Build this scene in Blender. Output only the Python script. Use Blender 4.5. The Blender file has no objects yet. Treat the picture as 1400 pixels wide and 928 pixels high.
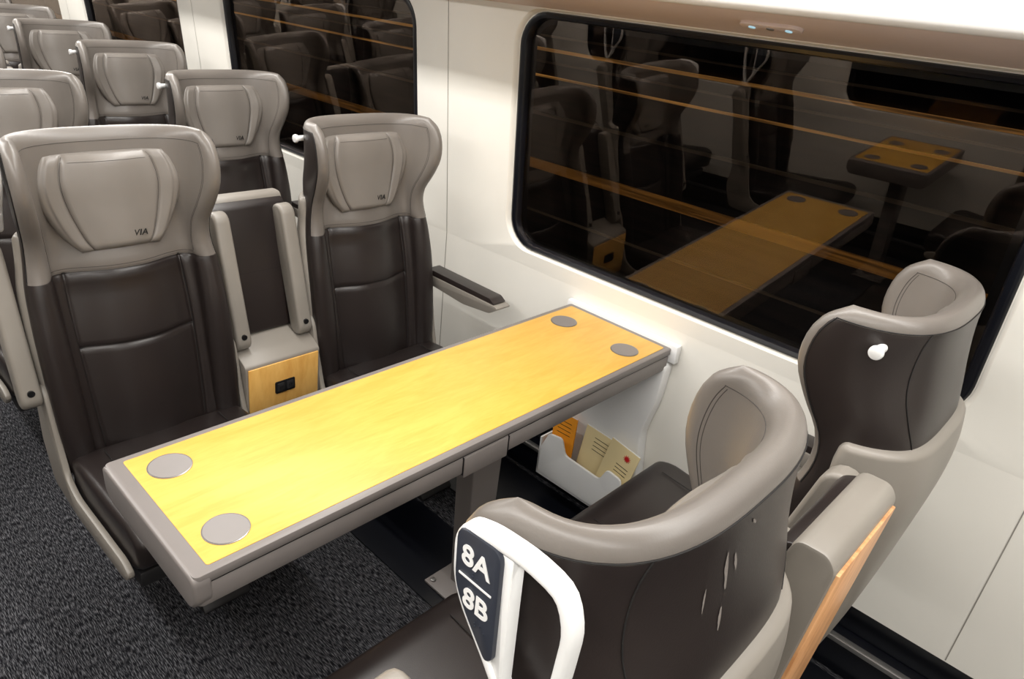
import bpy, bmesh, math, random
import numpy as np
from mathutils import Vector, Matrix
random.seed(3)
scene=bpy.context.scene
COL=scene.collection
# ------------------------------------------------------------------ materials
def s2l(c):
    return tuple(((v/255)/12.92 if v/255<=0.04045 else ((v/255+0.055)/1.055)**2.4) for v in c)
def base_mat(name,rgb,rough=0.5,metal=0.0,spec=0.5):
    m=bpy.data.materials.new(name); m.use_nodes=True
    b=m.node_tree.nodes['Principled BSDF']
    c=s2l(rgb)
    b.inputs['Base Color'].default_value=(*c,1)
    b.inputs['Roughness'].default_value=rough
    b.inputs['Metallic'].default_value=metal
    b.inputs['Specular IOR Level'].default_value=spec
    return m,m.node_tree.nodes,m.node_tree.links,b
def add_noise(m,rgb1,rgb2,scale=(3,3,3),nscale=5,detail=4,bump=0.0,bscale=300,lo=0.35,hi=0.65,dist=0.002):
    nt=m.node_tree; N=nt.nodes; L=nt.links; b=N['Principled BSDF']
    tc=N.new('ShaderNodeTexCoord'); mp=N.new('ShaderNodeMapping'); mp.inputs['Scale'].default_value=scale
    no=N.new('ShaderNodeTexNoise'); no.inputs['Scale'].default_value=nscale; no.inputs['Detail'].default_value=detail
    cr=N.new('ShaderNodeValToRGB')
    cr.color_ramp.elements[0].position=lo; cr.color_ramp.elements[0].color=(*s2l(rgb1),1)
    cr.color_ramp.elements[1].position=hi; cr.color_ramp.elements[1].color=(*s2l(rgb2),1)
    L.new(tc.outputs['Object'],mp.inputs['Vector']); L.new(mp.outputs['Vector'],no.inputs['Vector'])
    L.new(no.outputs['Fac'],cr.inputs['Fac']); L.new(cr.outputs['Color'],b.inputs['Base Color'])
    if bump>0:
        n2=N.new('ShaderNodeTexNoise'); n2.inputs['Scale'].default_value=bscale; n2.inputs['Detail'].default_value=3
        L.new(tc.outputs['Object'],n2.inputs['Vector'])
        bp=N.new('ShaderNodeBump'); bp.inputs['Strength'].default_value=bump; bp.inputs['Distance'].default_value=dist
        L.new(n2.outputs['Fac'],bp.inputs['Height']); L.new(bp.outputs['Normal'],b.inputs['Normal'])
    return cr
M={}
m,_,_,_=base_mat('leather_light',(108,102,97),0.36); add_noise(m,(105,99,94),(112,106,100),nscale=1,bump=0.12,bscale=420,dist=0.001); M['light']=m
m,_,_,_=base_mat('leather_pad',(120,114,108),0.34); add_noise(m,(117,111,105),(124,118,112),nscale=1,bump=0.12,bscale=420,dist=0.001); M['pad']=m
m,_,_,_=base_mat('leather_dark',(34,28,27),0.36); add_noise(m,(32,26,25),(39,32,30),nscale=1,bump=0.14,bscale=400,dist=0.001); M['dark']=m
m,_,_,_=base_mat('scuff',(118,111,106),0.6); M['scuff']=m
m,_,_,_=base_mat('seam_thread',(16,13,12),0.7); M['seam']=m
m,_,_,_=base_mat('seam_thread_light',(60,55,52),0.7); M['seaml']=m
m,_,_,_=base_mat('shell_grey_plastic',(132,126,118),0.4); add_noise(m,(129,123,115),(136,130,122),nscale=1,bump=0.04,bscale=600,dist=0.001); M['shell']=m
m,_,_,_=base_mat('table_grey_edge',(118,112,109),0.4); add_noise(m,(116,110,107),(122,116,113),nscale=1,bump=0.04,bscale=600,dist=0.001); M['tgrey']=m
m,_,_,_=base_mat('white_plastic',(228,228,227),0.3); M['white']=m
m,_,_,_=base_mat('plate_navy',(44,48,58),0.4); M['navy']=m
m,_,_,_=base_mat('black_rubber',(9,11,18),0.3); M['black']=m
m,_,_,_=base_mat('dark_metal',(42,41,42),0.45,0.3); M['dmetal']=m
m,_,_,_=base_mat('steel',(150,148,146),0.3,0.8); M['steel']=m
m,_,_,_=base_mat('socket_black',(18,18,20),0.35); M['socket']=m
m,_,_,_=base_mat('logo_print',(12,10,10),0.5); M['logo']=m
m,_,_,_=base_mat('paper_cream',(226,208,160),0.6); M['paper']=m
m,_,_,_=base_mat('paper_orange',(232,150,30),0.6); M['orange']=m
m,_,_,_=base_mat('leaf_red',(200,30,35),0.6); M['red']=m
m,_,_,_=base_mat('rack_underside',(226,208,202),0.4); add_noise(m,(223,205,199),(230,212,206),nscale=1); M['rack']=m
m,_,_,_=base_mat('wall_cream',(228,225,217),0.35); add_noise(m,(227,224,216),(230,227,219),nscale=1); M['wall']=m
m,_,_,_=base_mat('ceiling_white',(240,239,237),0.5); add_noise(m,(238,237,235),(242,241,239),nscale=1); M['ceil']=m
m,_,_,_=base_mat('seam_gap',(140,136,128),0.7); M['gap']=m
def wood(name,c1,c2,scale,rough=0.35,lo=0.32,hi=0.60,dist=1.2):
    m,N,L,b=base_mat(name,c1,rough)
    tc=N.new('ShaderNodeTexCoord'); mp=N.new('ShaderNodeMapping'); mp.inputs['Scale'].default_value=scale
    n1=N.new('ShaderNodeTexNoise'); n1.inputs['Scale'].default_value=3; n1.inputs['Detail'].default_value=8; n1.inputs['Distortion'].default_value=dist
    n2=N.new('ShaderNodeTexNoise'); n2.inputs['Scale'].default_value=22; n2.inputs['Detail'].default_value=3
    ad=N.new('ShaderNodeMix'); ad.data_type='FLOAT'; ad.inputs[0].default_value=0.3
    cr=N.new('ShaderNodeValToRGB')
    cr.color_ramp.elements[0].position=lo; cr.color_ramp.elements[0].color=(*s2l(c2),1)
    cr.color_ramp.elements[1].position=hi; cr.color_ramp.elements[1].color=(*s2l(c1),1)
    L.new(tc.outputs['Object'],mp.inputs['Vector'])
    L.new(mp.outputs['Vector'],n1.inputs['Vector']); L.new(mp.outputs['Vector'],n2.inputs['Vector'])
    L.new(n1.outputs['Fac'],ad.inputs[2]); L.new(n2.outputs['Fac'],ad.inputs[3])
    L.new(ad.outputs[0],cr.inputs['Fac']); L.new(cr.outputs['Color'],b.inputs['Base Color'])
    return m
M['maple']=wood('maple_laminate',(220,173,80),(210,160,66),(8,1.3,6),0.45,0.36,0.60)
M['woodp']=wood('wood_panel',(226,178,100),(208,152,74),(4,4,1.2))
M['woodb']=wood('wood_back_panel',(226,172,122),(190,132,84),(8,14,1.4),0.35,0.36,0.58)
# carpet
m,N,L,b=base_mat('carpet',(50,50,52),0.95,spec=0.1)
tc=N.new('ShaderNodeTexCoord'); mp=N.new('ShaderNodeMapping'); mp.inputs['Scale'].default_value=(24,230,1)
n1=N.new('ShaderNodeTexNoise'); n1.inputs['Scale'].default_value=2.0; n1.inputs['Detail'].default_value=4
cr=N.new('ShaderNodeValToRGB'); e=cr.color_ramp.elements
e[0].position=0.47; e[0].color=(*s2l((16,16,20)),1); e[1].position=0.74; e[1].color=(*s2l((116,116,120)),1)
L.new(tc.outputs['Object'],mp.inputs['Vector']); L.new(mp.outputs['Vector'],n1.inputs['Vector'])
L.new(n1.outputs['Fac'],cr.inputs['Fac']); L.new(cr.outputs['Color'],b.inputs['Base Color'])
bp=N.new('ShaderNodeBump'); bp.inputs['Strength'].default_value=0.4; bp.inputs['Distance'].default_value=0.003
L.new(n1.outputs['Fac'],bp.inputs['Height']); L.new(bp.outputs['Normal'],b.inputs['Normal']); M['carpet']=m
# glass
m=bpy.data.materials.new('window_glass'); m.use_nodes=True; N=m.node_tree.nodes; L=m.node_tree.links; N.clear()
out=N.new('ShaderNodeOutputMaterial'); mx=N.new('ShaderNodeMixShader'); tr=N.new('ShaderNodeBsdfTransparent'); tr.inputs[0].default_value=(0.75,0.75,0.72,1)
gl=N.new('ShaderNodeBsdfGlossy'); gl.inputs['Roughness'].default_value=0.0; gl.inputs['Color'].default_value=(0.92,0.78,0.68,1)
fr=N.new('ShaderNodeFresnel'); fr.inputs['IOR'].default_value=1.68
L.new(fr.outputs[0],mx.inputs[0]); L.new(tr.outputs[0],mx.inputs[1]); L.new(gl.outputs[0],mx.inputs[2]); L.new(mx.outputs[0],out.inputs[0]); M['glass']=m
def emis(name,rgb,st,noise=False):
    m,N,L,b=base_mat(name,rgb,0.8)
    b.inputs['Emission Color'].default_value=(*s2l(rgb),1); b.inputs['Emission Strength'].default_value=st
    if noise:
        tc=N.new('ShaderNodeTexCoord'); mp=N.new('ShaderNodeMapping'); mp.inputs['Scale'].default_value=(0.5,1,22)
        no=N.new('ShaderNodeTexNoise'); no.inputs['Scale'].default_value=2; mt=N.new('ShaderNodeMapRange')
        mt.inputs[1].default_value=0.35; mt.inputs[2].default_value=0.7; mt.inputs[3].default_value=0.05*st; mt.inputs[4].default_value=st
        L.new(tc.outputs['Object'],mp.inputs['Vector']); L.new(mp.outputs['Vector'],no.inputs['Vector'])
        L.new(no.outputs['Fac'],mt.inputs[0]); L.new(mt.outputs[0],b.inputs['Emission Strength'])
    return m
M['led']=emis('reading_led',(170,215,235),0.6)
M['streak_a']=emis('light_streak_amber',(235,165,85),0.34,True)  # these three glow colours paint motion-blurred light streaks
M['streak_b']=emis('light_streak_brown',(165,108,45),0.22,True)
M['streak_c']=emis('light_streak_dim',(105,85,65),0.08,True)
m,_,_,_=base_mat('outside_concrete',(30,24,20),0.9); add_noise(m,(16,12,10),(44,34,28),scale=(0.6,1,6),nscale=2); M['out']=m
# ------------------------------------------------------------------ helpers
def mk(name,verts,faces,mats,fm=None,smooth=True,recalc=True):
    me=bpy.data.meshes.new(name)
    me.from_pydata([tuple(v) for v in verts],[],faces)
    if not isinstance(mats,(list,tuple)): mats=[mats]
    for a in mats: me.materials.append(a)
    if fm is not None: me.polygons.foreach_set('material_index',fm)
    if recalc:
        bm=bmesh.new(); bm.from_mesh(me); bmesh.ops.recalc_face_normals(bm,faces=bm.faces); bm.to_mesh(me); bm.free()
    if smooth:
        me.polygons.foreach_set('use_smooth',[True]*len(me.polygons))
        me.set_sharp_from_angle(angle=math.radians(40))
    me.update(); return me
def obj(name,data,parent=None,loc=(0,0,0),rot=(0,0,0)):
    o=bpy.data.objects.new(name,data); COL.objects.link(o); o.location=loc; o.rotation_euler=rot
    if parent: o.parent=parent
    return o
def empty(name,loc=(0,0,0),rot=(0,0,0)):
    o=bpy.data.objects.new(name,None); o.empty_display_size=0.1; COL.objects.link(o); o.location=loc; o.rotation_euler=rot; return o
def prism(name,pts,a0,a1,axis,mat,bevel=0.0,seg=2):
    def P(p,a):
        return {'y':(p[0],a,p[1]),'x':(a,p[0],p[1]),'z':(p[0],p[1],a)}[axis]
    bm=bmesh.new()
    v0=[bm.verts.new(P(p,a0)) for p in pts]; v1=[bm.verts.new(P(p,a1)) for p in pts]
    n=len(pts)
    bm.faces.new(v0); bm.faces.new(v1[::-1])
    for i in range(n): bm.faces.new((v0[i],v0[(i+1)%n],v1[(i+1)%n],v1[i]))
    bmesh.ops.recalc_face_normals(bm,faces=bm.faces)
    if bevel>0:
        ed=[e for e in bm.edges if len(e.link_faces)==2 and e.calc_face_angle(0)>math.radians(32)]
        bmesh.ops.bevel(bm,geom=ed,offset=bevel,offset_type='OFFSET',segments=seg,profile=0.5,affect='EDGES',clamp_overlap=True)
    me=bpy.data.meshes.new(name); bm.to_mesh(me); bm.free(); me.materials.append(mat)
    me.polygons.foreach_set('use_smooth',[True]*len(me.polygons)); me.set_sharp_from_angle(angle=math.radians(35)); return me
def box(name,x0,x1,y0,y1,z0,z1,mat,bevel=0.0,seg=2):
    return prism(name,[(x0,y0),(x1,y0),(x1,y1),(x0,y1)],z0,z1,'z',mat,bevel,seg)
def rr(x0,x1,y0,y1,r,n=6):
    if not isinstance(r,(list,tuple)): r=[r]*4
    out=[]
    for (cx,cy,a0,q) in ((x1,y1,0,0),(x0,y1,90,1),(x0,y0,180,2),(x1,y0,270,3)):
        R=r[q]; sx=-1 if cx==x1 else 1; sy=-1 if cy==y1 else 1
        if R<=0: out.append((cx,cy)); continue
        for i in range(n+1):
            a=math.radians(a0+90*i/n); out.append((cx+sx*R+R*math.cos(a),cy+sy*R+R*math.sin(a)))
    return out
def rpoly(pts,r,n=4):
    out=[];N_=len(pts)
    for i in range(N_):
        p=Vector(pts[i]);a=Vector(pts[i-1]);b_=Vector(pts[(i+1)%N_])
        u=(a-p);v=(b_-p);rr_=min(r,u.length*0.45,v.length*0.45)
        A=p+u.normalized()*rr_;B=p+v.normalized()*rr_
        for k in range(n+1):
            t=k/n; q=A*(1-t)**2+p*2*t*(1-t)+B*t*t; out.append((q.x,q.y))
    return out
def tube(name,pts,r,mat,closed=False,smooth=True):
    cu=bpy.data.curves.new(name,'CURVE'); cu.dimensions='3D'; cu.bevel_depth=r; cu.bevel_resolution=1 if r<0.004 else 4; cu.resolution_u=3
    sp=cu.splines.new('POLY' if not smooth else 'NURBS'); sp.points.add(len(pts)-1)
    for i,p in enumerate(pts): sp.points[i].co=(*p,1)
    sp.use_cyclic_u=closed
    if smooth: sp.order_u=3; sp.use_endpoint_u=True
    cu.use_fill_caps=True; cu.materials.append(mat); return cu
def cyl(name,c,r,h,axis,mat,n=28,bevel=0.0):
    pts=[(r*math.cos(2*math.pi*i/n),r*math.sin(2*math.pi*i/n)) for i in range(n)]
    if axis=='z': pts=[(p[0]+c[0],p[1]+c[1]) for p in pts]; return prism(name,pts,c[2],c[2]+h,'z',mat,bevel)
    if axis=='y': pts=[(p[0]+c[0],p[1]+c[2]) for p in pts]; return prism(name,pts,c[1],c[1]+h,'y',mat,bevel)
    pts=[(p[0]+c[1],p[1]+c[2]) for p in pts]; return prism(name,pts,c[0],c[0]+h,'x',mat,bevel)
def s5(t):
    t=max(0.0,min(1.0,t)); return t*t*t*(t*(t*6-15)+10)
# ------------------------------------------------------------------ thick curved sheet
class Sheet:
    def __init__(s,prof,z0,z1,rz=0.03,rs=0.025,groove=None,clamp=None):
        s.prof=prof; s.z0=z0; s.z1=z1; s.rz=rz; s.rs=rs; s.groove=groove; s.cache={}; s.clamp=clamp
    def path(s,z):
        k=round(z,5)
        if k in s.cache: return s.cache[k]
        x0,W,D,n,hc,hs=s.prof(z)[:6]
        th=np.linspace(0,math.pi/2,240); e=2.0/n
        y=W*np.sin(th)**e; x=x0+D*(1-np.clip(np.cos(th),0,1)**e)
        L=np.concatenate([[0],np.cumsum(np.hypot(np.diff(x),np.diff(y)))])
        s.cache[k]=(x,y,L,hc,hs); return s.cache[k]
    def P(s,side,f,z,off=0.0,raw=False):
        x,y,L,hc,hs=s.path(z); a=abs(f); T=L[-1]; l=a*T
        px=np.interp(l,L,x);py=np.interp(l,L,y)
        l0=max(0,l-0.006);l1=min(T,l+0.006)
        tx=np.interp(l1,L,x)-np.interp(l0,L,x);ty=np.interp(l1,L,y)-np.interp(l0,L,y)
        if l<0.006: tx*=l/0.006
        q=math.hypot(tx,ty);tx/=q;ty/=q
        w_=s5(a/0.80)
        if side<0 and s.clamp: w_=s5((a-0.40)/0.50)
        h=hc+(hs-hc)*w_
        d=T-l; e=1.0
        if not raw:
            if d<s.rs: e*=math.sqrt(max(0.0004,1-(1-d/s.rs)**2))
            dz=min(s.z1-z,z-s.z0)
            if dz<s.rz: e*=math.sqrt(max(0.0004,1-(1-dz/s.rz)**2))
        h*=e
        if side>0 and s.groove: h-=s.groove(f,z,py)*e
        sg=1 if f>=0 else -1
        h=h*side
        X=px+ty*h; Y=py-tx*h
        if side<0 and s.clamp:
            c=s.clamp; k=0.03
            if Y>c-k: Y=c-k+k*math.tanh((Y-c+k)/k)
        X+=ty*off*side; Y-=tx*off*side
        return Vector((X,Y*sg,z))
    def mesh(s,name,fs,zs,mats,matfn):
        verts=[];faces=[];fm=[];nf=len(fs);nz=len(zs)
        for side in (1,-1):
            for z in zs:
                for f in fs: verts.append(s.P(side,f,z))
        def I(k,j,i): return k*nf*nz+j*nf+i
        for k,side in enumerate((1,-1)):
            for j in range(nz-1):
                for i in range(nf-1):
                    q=(I(k,j,i),I(k,j,i+1),I(k,j+1,i+1),I(k,j+1,i))
                    faces.append(q if side>0 else q[::-1]); fm.append(matfn(side,(fs[i]+fs[i+1])/2,(zs[j]+zs[j+1])/2))
        for j in range(nz-1):
            for i in (0,nf-1):
                faces.append((I(0,j,i),I(0,j+1,i),I(1,j+1,i),I(1,j,i))); fm.append(matfn(1,fs[i],(zs[j]+zs[j+1])/2))
        for i in range(nf-1):
            for j in (0,nz-1):
                faces.append((I(0,j,i),I(0,j,i+1),I(1,j,i+1),I(1,j,i))); fm.append(matfn(1,fs[i],zs[j]))
        me=bpy.data.meshes.new(name); me.from_pydata([tuple(v) for v in verts],[],faces)
        for a in mats: me.materials.append(a)
        me.polygons.foreach_set('material_index',fm)
        bm=bmesh.new(); bm.from_mesh(me); bmesh.ops.recalc_face_normals(bm,faces=bm.faces); bm.to_mesh(me); bm.free()
        me.polygons.foreach_set('use_smooth',[True]*len(me.polygons)); return me
def samples(a,b,n,edge,extra=()):
    L=list(np.linspace(a+edge,b-edge,n))
    for k in range(6):
        d=edge*(1-math.cos(math.pi/2*k/6)); L+= [a+d,b-d]
    for e in extra:
        L=[q for q in L if abs(q-e)>0.0105*(b-a)/0.9] if b-a<1.5 else [q for q in L if abs(q-e)>0.03]
        w=0.004 if b-a<1.5 else 0.012
        L+=[e-2*w,e-w,e,e+w,e+2*w]
    L=sorted(L); o=[L[0]]
    for q in L[1:]:
        if q-o[-1]>1e-5: o.append(q)
    return o
def smoothtab(tab,n=40):
    xs=np.array([t[0] for t in tab]); 
    zz=np.linspace(xs[0],xs[-1],n*3)
    cols=[[t[k] for t in tab] for k in range(1,len(tab[0]))]
    def cr(vals,z):
        i=int(np.clip(np.searchsorted(xs,z)-1,0,len(xs)-2))
        x0,x1=xs[i],xs[i+1]; h=x1-x0; t=(z-x0)/h
        m0=((vals[i+1]-vals[i-1])/(xs[i+1]-xs[i-1]) if i>0 else (vals[1]-vals[0])/h)*h
        m1=((vals[i+2]-vals[i])/(xs[i+2]-xs[i]) if i<len(xs)-2 else (vals[i+1]-vals[i])/h)*h
        return (2*t**3-3*t**2+1)*vals[i]+(t**3-2*t**2+t)*m0+(-2*t**3+3*t**2)*vals[i+1]+(t**3-t**2)*m1
    arr=[[cr(c,z) for z in zz] for c in cols]
    return lambda z:[float(np.interp(z,zz,a)) for a in arr]
ZT=1.275; ZB=0.36; ZSPLIT=0.915
#            z    x0     W     D     n   hc    hs
back_tab=[(0.36,-0.085,0.216,0.072,3.6,0.088,0.040),
          (0.55,-0.120,0.221,0.098,3.6,0.096,0.042),
          (0.75,-0.153,0.223,0.108,3.6,0.092,0.040),
          (0.88,-0.176,0.219,0.104,3.5,0.084,0.034),
          (0.96,-0.188,0.212,0.096,3.4,0.073,0.028),
          (1.02,-0.196,0.212,0.112,3.2,0.058,0.025),
          (1.08,-0.200,0.220,0.152,3.0,0.047,0.024),
          (1.14,-0.201,0.228,0.179,2.8,0.037,0.023),
          (1.20,-0.201,0.232,0.178,2.8,0.029,0.022),
          (1.245,-0.203,0.230,0.160,2.8,0.025,0.021),
          (1.275,-0.206,0.224,0.125,2.7,0.024,0.020)]
bp_=smoothtab(back_tab)
FS=0.58
def groove(f,z,py):
    g=0
    a=abs(f)
    if z<ZSPLIT+0.002: g+=0.008*math.exp(-((a-FS)/0.014)**2)
    if a<FS: g+=0.006*math.exp(-((z-0.71)/0.0045)**2)
    g+=0.005*math.exp(-((z-ZSPLIT)/0.0045)**2)
    if z<0.9 and a<FS: g+=0.008*min(1,(0.9-z)/0.03)
    return g
SB=Sheet(bp_,ZB,ZT,rz=0.03,rs=0.03,groove=groove,clamp=0.262)
fs=samples(-1,1,44,0.10,extra=(-FS,FS)); zs=samples(ZB,ZT,44,0.035,extra=(0.71,ZSPLIT))
def bmat(side,f,z):
    if side>0: return 0 if z>ZSPLIT else 1
    if z>ZT-0.022: return 0
    if z>ZSPLIT and abs(f)>0.945: return 0
    return 1
me_back=SB.mesh('backrest',fs,zs,[M['light'],M['dark']],bmat)
seams=[]
def seamcurve(name,pts,mat,r=0.0011): seams.append((name,tube(name,pts,r,mat)))
Z_=np.linspace
seamcurve('seam_side_a',[SB.P(1,FS,z,-0.0005) for z in Z_(0.42,ZSPLIT,24)],M['seam'])
seamcurve('seam_side_b',[SB.P(1,-FS,z,-0.0005) for z in Z_(0.42,ZSPLIT,24)],M['seam'])
seamcurve('seam_mid',[SB.P(1,f,0.71,-0.0005) for f in Z_(-FS,FS,24)],M['seam'])
seamcurve('seam_collar',[SB.P(1,f,ZSPLIT,-0.0005) for f in Z_(-0.94,0.94,40)],M['seam'])
seamcurve('stitch_collar',[SB.P(1,f,ZSPLIT+0.012,0.0001) for f in Z_(-0.90,0.90,40)],M['seaml'],0.0007)
seamcurve('stitch_rim',[SB.P(1,f,ZT-0.032,0.0001) for f in Z_(-0.91,0.91,60)],M['seaml'],0.0007)
seamcurve('stitch_rim_outer',[SB.P(-1,f,ZT-0.024,0.0003) for f in Z_(-0.945,0.945,60)],M['seam'],0.0012)
for sg in (1,-1):
    seamcurve('stitch_wing',[SB.P(1,sg*0.905,z,0.0001) for z in Z_(ZSPLIT+0.015,ZT-0.032,24)],M['seaml'],0.0007)
    seamcurve('stitch_wing_in',[SB.P(1,sg*0.885,z,0.0001) for z in Z_(ZSPLIT+0.015,ZT-0.036,24)],M['seaml'],0.0006)
    seamcurve('seam_wing_outer',[SB.P(-1,sg*0.942,z,0.0004) for z in Z_(ZSPLIT,ZT-0.024,20)],M['seam'],0.0012)
    seamcurve('seam_back_outer',[SB.P(-1,sg*0.50,z,0.0004) for z in Z_(1.02,ZT-0.024,20)],M['seam'],0.0012)
# head pillow
DZP=-0.018
pad_tab=[(0.985,-0.130,0.100,0.004,2.6,0.030,0.020),(1.02,-0.140,0.128,0.008,2.6,0.034,0.021),(1.10,-0.155,0.160,0.022,2.5,0.035,0.021),
         (1.16,-0.163,0.169,0.030,2.4,0.034,0.021),(1.21,-0.169,0.158,0.022,2.5,0.030,0.019),(1.235,-0.173,0.142,0.014,2.6,0.027,0.017)]
pad_tab=[(t[0]+DZP,)+t[1:] for t in pad_tab]
FP=0.68
P0,P1_=0.985+DZP,1.235+DZP
SP=Sheet(smoothtab(pad_tab),P0,P1_,rz=0.022,rs=0.022,groove=lambda f,z,py:0.007*math.exp(-((abs(f)-FP)/0.020)**2)+(0.005 if abs(f)>FP else 0))
me_pad=SP.mesh('head_pillow',samples(-1,1,34,0.12,extra=(-FP,FP)),samples(P0,P1_,18,0.024),[M['pad']],lambda a,b,c:0)
for sg in (1,-1): seamcurve('pillow_seam',[SP.P(1,sg*FP,z,-0.0002) for z in Z_(P0+0.007,P1_-0.007,20)],M['seaml'],0.0009)
seamcurve('pillow_stitch',[SP.P(1,f,P1_-0.019,0.0001) for f in Z_(-FP,FP,20)],M['seaml'],0.0006)
# hard shell hugging the outer back
def shell_mesh():
    F=0.86; f_=samples(-1,1,40,0.05); f_=[q*F for q in f_]; za,zb=0.39,1.03; z_=samples(za,zb,26,0.016)
    T=0.016; verts=[];faces=[];nf=len(f_);nz=len(z_)
    for z in z_:
        dzt=min(zb-z,0.05); kk=1-0.10*(1-math.sqrt(max(0,1-(1-dzt/0.05)**2)))
        for f in f_:
            ff=f*kk
            d=min((F-abs(f))*0.3,min(zb-z,z-za)); r=0.014
            e=1.0 if d>=r else math.sqrt(max(0,1-(1-d/r)**2))
            verts.append(SB.P(-1,ff,z,-0.004+(T+0.004)*e,raw=True))
    for j in range(nz-1):
        for i in range(nf-1): faces.append((j*nf+i,j*nf+i+1,(j+1)*nf+i+1,(j+1)*nf+i))
    me=mk('back_shell',verts,faces,M['shell'],None,True,True); return me
me_shell=shell_mesh()
# cushion
me_cush=prism('seat_cushion',rpoly([(-0.04,0.30),(-0.045,0.425),(0.05,0.435),(0.25,0.445),(0.39,0.460),(0.445,0.44),(0.44,0.36),(0.38,0.315)],0.03),-0.245,0.245,'y',M['dark'],0.022,4)
me_cseam=[tube('cushion_seam',[(x,sg*0.165,0.4365+0.03*max(0,(x-0.05))/0.4) for x in Z_(0.0,0.38,10)],0.0013,M['seam']) for sg in (1,-1)]
side_pts=rpoly([(-0.15,0.62),(-0.10,0.655),(-0.060,0.62),(-0.035,0.47),(-0.01,0.375),(0.05,0.345),(0.38,0.365),(0.425,0.345),(0.39,0.305),(0.05,0.275),(-0.14,0.29),(-0.18,0.42)],0.03)
me_side={sg:prism('side_frame',side_pts,*(sorted((sg*0.250,sg*0.268))),'y',M['shell'],0.006) for sg in (1,-1)}
me_base=box('seat_pan',-0.12,0.39,-0.235,0.235,0.26,0.31,M['dmetal'],0.01)
me_ped=prism('pedestal',rpoly([(-0.02,0.0),(0.34,0.0),(0.30,0.05),(0.24,0.27),(0.04,0.27),(0.0,0.05)],0.02),-0.07,0.07,'y',M['dmetal'],0.008)
def capsule(p0,p1,r0,r1,n=8):
    p0=Vector(p0);p1=Vector(p1);d=(p1-p0).normalized();a=math.atan2(d.y,d.x);o=[]
    for i in range(n+1):
        t=a-math.pi/2+math.pi*i/n; o.append((p1.x+r1*math.cos(t),p1.y+r1*math.sin(t)))
    for i in range(n+1):
        t=a+math.pi/2+math.pi*i/n; o.append((p0.x+r0*math.cos(t),p0.y+r0*math.sin(t)))
    return o
me_arm_up=prism('armrest_raised',capsule((-0.088,0.615),(-0.178,0.975),0.034,0.036),-0.025,0.025,'y',M['shell'],0.010,3)
me_arm_half=prism('armrest_half_raised',capsule((-0.088,0.615),(0.010,0.952),0.034,0.034),-0.025,0.025,'y',M['shell'],0.010,3)
me_arm_bolt=cyl('armrest_bolt',(-0.060,0,0.635),0.009,0.006,'x',M['socket'],14)
arm_d=[(-0.12,0.635),(-0.12,0.672),(0.265,0.672),(0.285,0.665),(0.24,0.635),(0.1,0.62)]
me_arm_dn=prism('armrest_lowered',rpoly(arm_d,0.012),-0.034,0.034,'y',M['shell'],0.007,2)
me_arm_pad=prism('armrest_pad',rpoly([(-0.12,0.672),(-0.12,0.694),(0.235,0.692),(0.262,0.674)],0.008),-0.031,0.031,'y',M['dark'],0.007,2)
hookx,hookz=-0.148,1.220
me_knob={sg:cyl('coat_hook',(hookx,sg*0.250 if sg>0 else -0.250-0.013,hookz),0.0125,0.013,'y',M['white'],24,0.004) for sg in (1,-1)}
me_knobb={sg:cyl('coat_hook_base',(hookx,sg*0.225 if sg>0 else -0.225-0.030,hookz),0.0085,0.030,'y',M['white'],16) for sg in (1,-1)}
DX,DZ=0.006,0.043
SX=0.86
def hx(a): return -0.140+(a+0.140)*SX+DX
hp=[(-0.045,1.195),(-0.047,1.150),(-0.062,1.120),(-0.115,1.062),(-0.155,1.005),(-0.178,0.992),(-0.198,1.03),(-0.212,1.11),(-0.217,1.185),(-0.20,1.222),(-0.15,1.230),(-0.09,1.226),(-0.055,1.216)]
hp=[(hx(a),b_+DZ) for a,b_ in hp]
def ring_mesh(name,outer,inner,y0,y1,mat,bev):
    n=len(outer);bm=bmesh.new()
    O0=[bm.verts.new((p[0],y0,p[1])) for p in outer];I0=[bm.verts.new((p[0],y0,p[1])) for p in inner]
    O1=[bm.verts.new((p[0],y1,p[1])) for p in outer];I1=[bm.verts.new((p[0],y1,p[1])) for p in inner]
    for i in range(n):
        j=(i+1)%n
        bm.faces.new((O0[i],O0[j],I0[j],I0[i]));bm.faces.new((O1[i],I1[i],I1[j],O1[j]))
        bm.faces.new((O0[i],O1[i],O1[j],O0[j]));bm.faces.new((I0[i],I0[j],I1[j],I1[i]))
    bmesh.ops.recalc_face_normals(bm,faces=bm.faces)
    ed=[e for e in bm.edges if e.calc_face_angle(0)>1.0]
    bmesh.ops.bevel(bm,geom=ed,offset=bev,segments=3,profile=0.5,affect='EDGES')
    me=bpy.data.meshes.new(name);bm.to_mesh(me);bm.free();me.materials.append(mat)
    me.polygons.foreach_set('use_smooth',[True]*len(me.polygons));return me
hp2=rpoly(hp,0.022,3)
cc=Vector((-0.14+DX,1.12+DZ))
def inset(pts,d):
    o=[];n=len(pts)
    for i in range(n):
        a=Vector(pts[i-1]);b_=Vector(pts[(i+1)%n]);t=(b_-a).normalized();nn=Vector((-t.y,t.x));p=Vector(pts[i])
        if (cc-p).dot(nn)<0: nn=-nn
        q=p+nn*d;o.append((q.x,q.y))
    return o
handle={}
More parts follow.
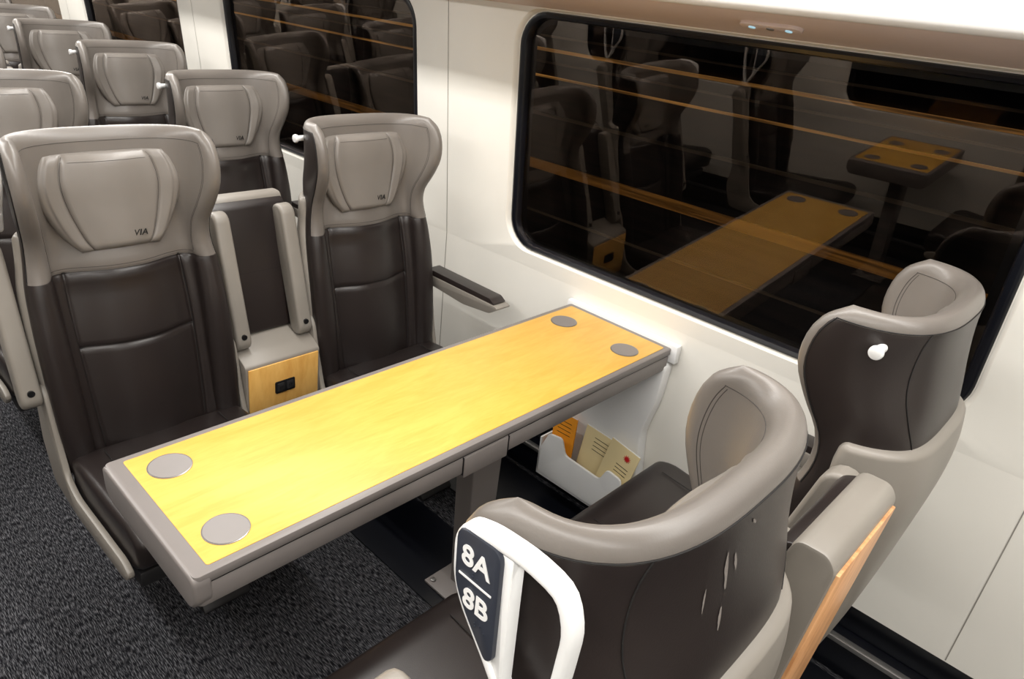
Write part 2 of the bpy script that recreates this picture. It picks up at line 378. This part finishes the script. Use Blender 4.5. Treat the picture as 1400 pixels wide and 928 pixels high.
for sg in (1,-1):
    y0,y1=sorted((sg*0.255,sg*0.277))
    a=ring_mesh('handle_frame',hp2,inset(hp2,0.0125),y0,y1,M['white'],0.0045)
    b_=prism('handle_bar',rpoly([(hx(-0.114),1.222+DZ),(hx(-0.131),1.222+DZ),(hx(-0.136),1.030+DZ),(hx(-0.119),1.052+DZ)],0.004),y0+0.003,y1-0.003,'y',M['white'],0.004)
    pl=rpoly([(hx(-0.053),1.215+DZ),(hx(-0.119),1.219+DZ),(hx(-0.123),1.088+DZ),(hx(-0.112),1.080+DZ),(hx(-0.074),1.120+DZ),(hx(-0.055),1.148+DZ)],0.014)
    yp0,yp1=sorted((sg*0.262,sg*0.2795))
    c_=prism('number_plate',pl,yp0,yp1,'y',M['navy'],0.002)
    handle[sg]=[('handle_frame',a),('handle_bar',b_),('number_plate',c_)]
def text(name,s,size,mat,ext=0.0004,align='CENTER'):
    cu=bpy.data.curves.new(name,'FONT'); cu.body=s; cu.size=size; cu.extrude=ext; cu.align_x=align; cu.align_y='CENTER'; cu.materials.append(mat); cu.offset=size*0.02; return cu
cu_logo=text('logo_text','VIA',0.023,M['logo'],0.0006); cu_logo.shear=0.3; cu_logo.space_character=1.08; cu_logo.offset=0.0003
def seat(x,y,facing,aisle_sign_world,window_arm,handle_text=None,knob=False,has_handle=False,half=False):
    E=empty('train_seat',(x,y,0),(0,0,0 if facing>0 else math.pi))
    loc_s=aisle_sign_world*facing
    for n_,d in (('backrest',me_back),('head_pillow',me_pad),('back_shell',me_shell),('seat_cushion',me_cush),('seat_pan',me_base),('pedestal',me_ped)):
        obj(n_,d,E)
    for n_,d in seams: obj(n_,d,E)
    for d in me_cseam: obj('cushion_seam',d,E)
    for sg in (1,-1): obj('side_frame',me_side[sg],E)
    obj('armrest',me_arm_half if half else me_arm_up,E,(0,loc_s*0.293,0))
    if not half: obj('armrest_bolt',me_arm_bolt,E,(0,loc_s*0.293,0))
    if window_arm:
        obj('armrest_lowered',me_arm_dn,E,(0,-loc_s*0.312,0)); obj('armrest_pad',me_arm_pad,E,(0,-loc_s*0.312,0))
    else:
        obj('armrest',me_arm_up,E,(0,-loc_s*0.293,0)); obj('armrest_bolt',me_arm_bolt,E,(0,-loc_s*0.293,0))
    p=SP.P(1,0.30,1.006,0.0008)
    obj('logo_print',cu_logo,E,(p.x,0.045,1.006),(math.radians(90-9),0,math.radians(90)))
    if knob:
        obj('coat_hook_base',me_knobb[loc_s],E); obj('coat_hook',me_knob[loc_s],E)
    if has_handle:
        for n_,d in handle[loc_s]: obj(n_,d,E)
        if handle_text:
            s=loc_s
            rz=0 if s<0 else math.pi
            for t_,zz,xx in ((handle_text[0],1.189,-0.086),(handle_text[1],1.140,-0.091)):
                obj('seat_number',text('seat_number',t_,0.032,M['white']),E,(hx(xx),s*0.2802,zz+DZ),(math.radians(90),0,rz))
            obj('plate_line',box('plate_line',hx(-0.112),hx(-0.062),s*0.2798-0.0006,s*0.2798+0.0006,1.163+DZ,1.165+DZ,M['white']),E)
            for (bx,bz) in ((-0.083,1.170),(-0.090,1.170),(-0.083,1.174),(-0.093,1.118),(-0.100,1.118),(-0.093,1.114),(-0.108,1.114)):
                obj('braille_dot',cyl('braille_dot',(hx(bx),s*0.2795 if s>0 else -0.2805,bz+DZ),0.0011,0.001,'y',M['navy'],8),E)
    return E
# ------------------------------------------------------------------ console
c_box=prism('console_body',rpoly([(-0.03,0.02),(-0.03,0.30),(-0.015,0.548),(-0.06,0.572),(-0.17,0.608),(-0.25,0.608),(-0.23,0.02)],0.01),-0.134,0.134,'y',M['shell'],0.004)
c_wood=prism('console_wood_panel',[(-0.030,0.33),(-0.024,0.33),(-0.010,0.538),(-0.016,0.538)],-0.126,0.126,'y',M['woodp'],0.002)
c_sock=[prism('socket_plate',rr(-0.036,0.036,0.422,0.466,0.005),-0.021,-0.0125,'x',M['socket'],0.001)]
c_sock+= [prism('socket_face',rr(a-0.013,a+0.013,0.429,0.459,0.004),-0.0135,-0.0105,'x',M['dmetal'],0.001) for a in (-0.017,0.017)]
c_pins=[box('socket_slot',-0.0112,-0.0100,a+b_-0.0012,a+b_+0.0012,0.440,0.450,M['black']) for a in (-0.017,0.017) for b_ in (-0.004,0.004)]
d_body=prism('divider_frame',rpoly([(-0.150,0.52),(-0.222,1.00),(-0.232,1.035),(-0.280,1.035),(-0.296,1.015),(-0.245,0.36),(-0.15,0.36)],0.02),-0.134,0.134,'y',M['shell'],0.006)
d_leather=prism('divider_leather',rpoly([(-0.150,0.60),(-0.128,0.60),(-0.205,1.010),(-0.230,1.022),(-0.245,1.015)],0.012),-0.130,0.130,'y',M['dark'],0.008,3)
d_wood=prism('divider_wood_back',[(-0.240,0.38),(-0.2510,0.38),(-0.3005,1.004),(-0.288,1.004)],-0.122,0.122,'y',M['woodb'],0.002)
d_seam=tube('divider_seam',[(-0.1665,y,0.80) for y in Z_(-0.12,0.12,4)],0.0012,M['seam'])
def console(x,y,facing):
    E=empty('center_console',(x,y,0),(0,0,0 if facing>0 else math.pi))
    for n_,d in [('console_body',c_box),('console_wood_panel',c_wood),('divider_frame',d_body),('divider_leather',d_leather),('divider_wood_back',d_wood),('divider_seam',d_seam)]: obj(n_,d,E)
    for d in c_sock: obj('power_socket',d,E)
    for d in c_pins: obj('socket_slot',d,E)
Y1,Y2,YC=0.635,1.44,1.0375
XA,XB=-1.88,-0.44
for k in range(6):
    x=XA-1.02*k
    seat(x,Y1,1,-1,False,('7A','7B') if k==0 else None,has_handle=True)
    seat(x,Y2,1,-1,True,knob=True)
    console(x,YC,1)
    seat(x,-0.64,1,1,False,has_handle=True)
b1=seat(XB+0.022,Y1+0.006,-1,-1,False,('8A','8B'),has_handle=True,half=True)
def scuff(f0,z0,f1,z1,w,side=-1):
    v=[];n=9
    for i in range(n):
        t=i/(n-1); ww=w*math.sin(math.pi*(0.08+0.84*t))
        f=f0+(f1-f0)*t; z=z0+(z1-z0)*t
        v+=[SB.P(side,f-ww,z,0.0010),SB.P(side,f+ww*(0.5+0.8*random.random()),z,0.0010)]
    obj('scuff_mark',mk('scuff_mark',v,[(2*i,2*i+1,2*i+3,2*i+2) for i in range(n-1)],M['scuff'],None,True,False),b1)
scuff(0.17,1.215,0.15,1.165,0.010); scuff(0.16,1.145,0.17,1.115,0.008); scuff(0.12,1.205,0.10,1.180,0.008); scuff(0.25,1.185,0.255,1.155,0.004); scuff(0.05,1.235,0.02,1.225,0.008)
seat(XB+0.030,Y2+0.036,-1,-1,True,knob=True)
console(XB,YC,-1)
seat(XB,-0.64,-1,1,False,has_handle=True)
# ------------------------------------------------------------------ table
YW=1.865
sup=rpoly([(-1.35,0.70),(-0.945,0.70),(-0.955,0.55),(-0.985,0.42),(-0.97,0.28),(-0.955,0.14),(-1.33,0.12)],0.03)
def table(x0,x1,ya,yw,ztop,full=True):
    E=empty('booth_table')
    s=1 if yw>ya else -1
    lo,hi=min(ya,yw),max(ya,yw)
    obj('table_edge',prism('table_edge',rr(x0,x1,lo,hi,0.012),ztop-0.022,ztop,'z',M['tgrey'],0.004),E)
    obj('table_shadow_gap',prism('table_shadow_gap',rr(x0+0.004,x1-0.004,lo+0.004,hi-0.004,0.012),ztop-0.026,ztop-0.02,'z',M['socket']),E)
    obj('table_apron',prism('table_apron',rr(x0+0.002,x1-0.002,lo+0.002,hi-0.002,0.015),ztop-0.075,ztop-0.025,'z',M['tgrey'],0.006),E)
    ye=ya-s*0.004
    a,b_=sorted((ye,ya+s*0.03))
    obj('table_end_cap',prism('table_end_cap',rpoly([(x0-0.002,ztop-0.001),(x0-0.002,ztop-0.06),(x0+0.02,ztop-0.083),(x1-0.02,ztop-0.083),(x1+0.002,ztop-0.06),(x1+0.002,ztop-0.001)],0.02),a,b_,'y',M['tgrey'],0.006,3),E)
    a,b_=sorted((ya+s*0.031,yw-s*0.022))
    obj('table_top',prism('table_top',rr(x0+0.018,x1-0.018,a,b_,0.006),ztop-0.004,ztop+0.0012,'z',M['maple'],0.0008),E)
    for xx in (x0+0.088,x1-0.083):
        for yy in (ya+s*0.098,yw-s*0.145):
            obj('cup_recess_ring',cyl('cup_recess_ring',(xx,yy,ztop+0.0008),0.0435,0.0016,'z',M['steel'],40,0.0005),E)
            obj('cup_recess',cyl('cup_recess',(xx,yy,ztop+0.001),0.041,0.0019,'z',M['tgrey'],40),E)
    if full:
        obj('apron_hinge_cover',box('apron_hinge_cover',x0+0.001,x1+0.0005,0.962,1.11,ztop-0.086,ztop-0.028,M['tgrey'],0.004),E)
        for yy in (0.96,1.111): obj('apron_joint',box('apron_joint',x1-0.02,x1+0.0008,yy-0.001,yy+0.001,ztop-0.075,ztop-0.026,M['socket']),E)
        obj('wall_bracket_ledge',box('wall_bracket_ledge',x0-0.015,x1+0.02,yw-0.006,1.864,ztop-0.05,ztop+0.012,M['white'],0.005),E)
        obj('wall_support_panel',prism('wall_support_panel',sup,1.815,1.864,'y',M['white'],0.006),E)
    yc=1.235 if full else (lo+hi)/2
    xm=(x0+x1)/2
    obj('table_column',prism('table_column',rpoly([(yc-0.062,ztop-0.08),(yc+0.062,ztop-0.08),(yc+0.045,0.01),(yc-0.045,0.01)],0.006),xm-0.035,xm+0.035,'x',M['tgrey'],0.01,3),E)
    obj('foot_plate',box('foot_plate',xm-0.085,xm+0.085,yc-0.11,yc+0.11,0.006,0.016,M['tgrey'],0.004),E)
    for dx in (-0.065,0.065):
        for dy in (-0.09,0.09): obj('foot_bolt',cyl('foot_bolt',(xm+dx,yc+dy,0.015),0.009,0.006,'z',M['steel'],12,0.001),E)
    obj('lever_knob',cyl('lever_knob',(x1-0.06,ya+s*0.06,ztop-0.105),0.012,0.03,'z',M['white'],16,0.003),E)
    return E
table(-1.366,-0.950,0.335,1.843,0.75)
table(-1.366,-0.950,-0.38,-0.985,0.75,False)
# pocket
E=empty('magazine_pocket')
pk=[(-1.335,0.10),(-1.335,0.20),(-1.30,0.285),(-1.24,0.295),(-1.215,0.235),(-1.06,0.225),(-1.035,0.28),(-0.975,0.27),(-0.962,0.12),(-0.975,0.095)]
obj('pocket_front',prism('pocket_front',rpoly(pk,0.015),1.735,1.745,'y',M['white'],0.003),E)
obj('pocket_bottom',box('pocket_bottom',-1.335,-0.962,1.735,1.812,0.095,0.105,M['white'],0.002),E)
for xx in (-1.335,-0.970): obj('pocket_side',box('pocket_side',xx,xx+0.008,1.735,1.812,0.10,0.255,M['white'],0.002),E)
def booklet(x,w,h,mat,tilt,y,leaf=False):
    B=empty('safety_booklet',(x,y,0.108),(math.radians(-5),math.radians(tilt),0))
    obj('cover',box('cover',-w/2,w/2,-0.003,0.003,0,h,mat,0.001),B)
    obj('pages',box('pages',-w/2+0.002,w/2-0.001,-0.002,0.002,0.002,h+0.001,M['white']),B)
    if leaf:
        pts=[]
        for i in range(22):
            r=(0.015 if i%2==0 else 0.007); a=math.pi/2+2*math.pi*i/22; pts.append((r*math.cos(a)+0.02,r*math.sin(a)+h-0.035))
        obj('maple_leaf_print',prism('maple_leaf_print',pts,-0.0042,-0.0030,'y',M['red']),B)
        for q in range(3): obj('text_line',box('text_line',-0.01,0.04,-0.0036,-0.003,h-0.075-q*0.014,h-0.073-q*0.014,M['logo']),B)
    else:
        for q in range(4): obj('text_line',box('text_line',-0.03,0.03,-0.0036,-0.003,h-0.03-q*0.016,h-0.028-q*0.016,M['logo']),B)
booklet(-1.26,0.10,0.255,M['orange'],-2,1.765)
booklet(-1.13,0.15,0.245,M['paper'],4,1.785,False)
booklet(-1.05,0.12,0.265,M['paper'],10,1.760,True)
# ------------------------------------------------------------------ room
XL,XR=-9.3,2.3
YO=-1.06; ZK=0.80; TAN=0.070; ZW=1.665
def wy(z,side): 
    d=max(0,z-ZK)*TAN
    return (YW-d) if side>0 else (YO+d)
obj('floor',box('floor',XL,XR,YO-0.1,YW+0.1,-0.05,0.0,M['carpet']))
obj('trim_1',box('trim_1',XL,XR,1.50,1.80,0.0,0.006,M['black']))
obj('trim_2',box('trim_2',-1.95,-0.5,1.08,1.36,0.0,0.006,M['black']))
WIN=[(-0.945+2.075*k) for k in range(-4,2)]
HW=0.765; ZB0,ZT0=0.865,1.648
def rrect_pts(cx,cz,hw,hh,r,n=8):
    return rr(cx-hw,cx+hw,cz-hh,cz+hh,r,n)
def wall_side(side,name):
    verts=[];faces=[];fm=[]
    def add(pts): 
        b0=len(verts); verts.extend(pts); return b0
    sgn=side
    def P(x,z,dep=0.0): return (x,wy(z,side)+sgn*dep,z)
    cz=(ZB0+ZT0)/2; hh=(ZT0-ZB0)/2
    for c in WIN:
        xa,xb=c-1.0375,c+1.0375
        if c==WIN[0]: xa=XL
        if c==WIN[-1]: xb=XR
        n8=8
        hole=rrect_pts(c,cz,HW+0.022,hh+0.012,0.115,n8)
        outer=[]
        cor=[(xb,ZW),(xa,ZW),(xa,ZK),(xb,ZK)]
        for q in range(4):
            CX,CZ=cor[q]; arc=hole[q*(n8+1):(q+1)*(n8+1)]
            vert_first=(q in (0,2))
            p0,p1=arc[0],arc[-1]
            for i in range(n8+1):
                t=i/(n8/2)
                if vert_first:
                    if t<=1: outer.append((CX,p0[1]+(CZ-p0[1])*t))
                    else: outer.append((CX+(p1[0]-CX)*(t-1),CZ))
                else:
                    if t<=1: outer.append((p0[0]+(CX-p0[0])*t,CZ))
                    else: outer.append((CX,CZ+(p1[1]-CZ)*(t-1)))
        n=len(hole)
        rings=[([P(x,z) for x,z in outer],0)]
        rings.append(([P(x,z) for x,z in hole],0))
        for grow,dep,mt in ((0.020,0.0015,0),(0.014,0.008,0),(0.010,0.016,0),(0.0065,0.0165,0),(0.003,0.012,1),(-0.006,0.010,1),(-0.018,0.014,1),(-0.022,0.022,1),(-0.024,0.040,1),(-0.045,0.042,1)):
            rings.append(([P(x,z,dep) for x,z in rrect_pts(c,cz,HW+grow,hh+grow*0.7,0.105+grow*0.8)],mt))
        bs=[add(r[0]) for r in rings]
        for k in range(len(rings)-1):
            for i in range(n):
                j=(i+1)%n
                faces.append((bs[k]+i,bs[k]+j,bs[k+1]+j,bs[k+1]+i)); fm.append(rings[k+1][1] if k>0 else 0)
    prof=[(wy(ZK,side),ZK),(wy(ZK,side),0.24),(wy(ZK,side)+sgn*0.0,0.215),(wy(ZK,side)+sgn*0.03,0.205)]
    for k in range(len(prof)-1):
        b0=add([(XL,*prof[k]),(XR,*prof[k]),(XR,*prof[k+1]),(XL,*prof[k+1])]); faces.append((b0,b0+1,b0+2,b0+3)); fm.append(0)
    b0=add([(XL,wy(0,side)+sgn*0.03,0.205),(XR,wy(0,side)+sgn*0.03,0.205),(XR,wy(0,side)+sgn*0.03,0.0),(XL,wy(0,side)+sgn*0.03,0.0)]); faces.append((b0,b0+1,b0+2,b0+3)); fm.append(1)
    me=mk(name,verts,faces,[M['wall'],M['black']],fm,True,True)
    return obj(name,me)
wall_side(1,'wall_window_side'); wall_side(-1,'wall_aisle_side')
wi=1
for side in (1,-1):
    for c in WIN:
        pts=rrect_pts(c,(ZB0+ZT0)/2,HW-0.02,(ZT0-ZB0)/2-0.012,0.09)
        v=[(x,wy(z,side)+side*0.036,z) for x,z in pts]
        obj('window_%d'%wi,mk('window_glass_pane',v,[tuple(range(len(v)))],M['glass'],None,False,False)); wi+=1
T=empty('trim_3')
for k in range(-3,2):
    x=0.02+2.075*k
    obj('panel_joint',box('panel_joint',x-0.0015,x+0.0015,YW-0.0008,YW+0.004,0.22,ZK,M['gap']),T)
    v=[(x-0.0015,wy(ZK,1)-0.0008,ZK),(x+0.0015,wy(ZK,1)-0.0008,ZK),(x+0.0015,wy(ZW,1)-0.0008,ZW),(x-0.0015,wy(ZW,1)-0.0008,ZW)]
    obj('panel_joint_upper',mk('panel_joint_upper',v,[(0,1,2,3)],M['gap'],None,False,False),T)
for side,nm in ((1,'baseboard_window_side'),(-1,'baseboard_aisle_side')):
    y0=wy(0,side)
    a,b_=sorted((y0-side*0.045,y0+side*0.03))
    obj(nm,box(nm,XL,XR,a,b_,0.0,0.11,M['black'],0.008))
    a,b_=sorted((y0-side*0.055,y0-side*0.030))
    obj('trim_4' if side>0 else 'trim_5',box('heater_rail',XL,XR,a,b_,0.112,0.128,M['steel'],0.003))
# rack + ceiling
for side,nm in ((1,'luggage_rack'),(-1,'luggage_rack')):
    E=empty(nm)
    def Y(y): return y if side>0 else (YW+YO)-y
    under=[(Y(1.81),ZW-0.004),(Y(1.81),ZW+0.004),(Y(1.55),1.724),(Y(1.545),1.716)]
    obj('rack_underside',prism('rack_underside',under,XL,XR,'x',M['rack'],0.001),E)
    fas=[(Y(1.56),1.712),(Y(1.54),1.712),(Y(1.528),1.722),(Y(1.515),1.76),(Y(1.505),1.82),(Y(1.49),1.90),(Y(1.50),1.905),(Y(1.525),1.82),(Y(1.545),1.745),(Y(1.56),1.73)]
    obj('rack_fascia',prism('rack_fascia',rpoly(fas,0.02,3),XL,XR,'x',M['ceil']),E)
    sh=[(Y(1.52),1.79),(Y(1.79),1.72),(Y(1.85),1.72),(Y(1.80),2.0),(Y(1.70),2.14),(Y(1.69),2.13),(Y(1.77),1.98),(Y(1.78),1.75),(Y(1.52),1.81)]
    obj('rack_shelf',prism('rack_shelf',sh,XL,XR,'x',M['ceil']),E)
ceilp=[(-1.0,2.10),(-0.6,2.17),(-0.3,2.20),(1.1,2.20),(1.4,2.17),(1.82,2.10),(1.82,2.26),(-1.0,2.26)]
obj('ceiling',prism('ceiling',ceilp,XL,XR,'x',M['ceil']))
obj('wall_rear',box('wall_rear',XL-0.05,XL,YO-0.1,YW+0.1,0,2.25,M['wall']))
obj('wall_front',box('wall_front',XR,XR+0.05,YO-0.1,YW+0.1,0,2.25,M['wall']))
E=empty('reading_light',(-0.80,1.672,1.687),(math.radians(-13),0,0))
obj('light_bezel',prism('light_bezel',rr(-0.075,0.075,-0.022,0.022,0.02),-0.006,0.004,'z',M['rack'],0.002),E)
for a in (-0.045,0.045): obj('led_lens',cyl('led_lens',(a,0,-0.008),0.008,0.004,'z',M['led'],16),E)
obj('touch_button',cyl('touch_button',(0,0,-0.008),0.009,0.004,'z',M['steel'],16),E)
# ------------------------------------------------------------------ outside
obj('station_retaining_wall',box('station_retaining_wall',-22,14,6.0,6.2,-3,5,M['out']))
obj('station_ground',box('station_ground',-22,14,2.2,6.0,-1.3,-1.2,M['out']))
E=empty('painted_light_streaks')  # glowing bars stand in for blurred light streaks outside, not lamp fixtures
for z,h,mt in ((1.19,0.03,'streak_a'),(1.07,0.02,'streak_c'),(0.93,0.022,'streak_a'),(0.55,0.03,'streak_c'),(0.02,0.10,'streak_b'),(-0.5,0.02,'streak_c'),(1.32,0.02,'streak_c')):
    obj('light_streak',box('light_streak',-22,14,5.97,6.0,z-h/2,z+h/2,M[mt]),E)
# ------------------------------------------------------------------ lights
def area(name,x,y,z,sx,sy,e,col=(1,0.975,0.935),rot=(0,0,0)):
    l=bpy.data.lights.new(name,'AREA'); l.shape='RECTANGLE'; l.size=sx; l.size_y=sy; l.energy=e; l.color=col
    return obj(name,l,None,(x,y,z),rot)
area('ceiling_lamp_strip',-3.5,1.12,2.19,11.0,0.10,145)
area('ceiling_lamp_strip',-3.5,-0.30,2.19,11.0,0.10,155)
w=bpy.data.worlds.new('night'); scene.world=w; w.use_nodes=True
w.node_tree.nodes['Background'].inputs[0].default_value=(0.01,0.012,0.02,1); w.node_tree.nodes['Background'].inputs[1].default_value=0.3
# ------------------------------------------------------------------ camera
cam=bpy.data.cameras.new('camera'); co=bpy.data.objects.new('camera',cam); COL.objects.link(co)
cam.sensor_width=36; cam.lens=970/1400*36; cam.clip_start=0.02
R=Matrix(((0.7134,-0.3726,0.5935),(0.6934,0.2532,-0.6746),(0.1011,0.8928,0.4390)))
q=R.to_quaternion(); q.normalize()
co.matrix_world=Matrix.Translation((0,0,1.70))@q.to_matrix().to_4x4()
scene.camera=co
scene.view_settings.view_transform='Standard'
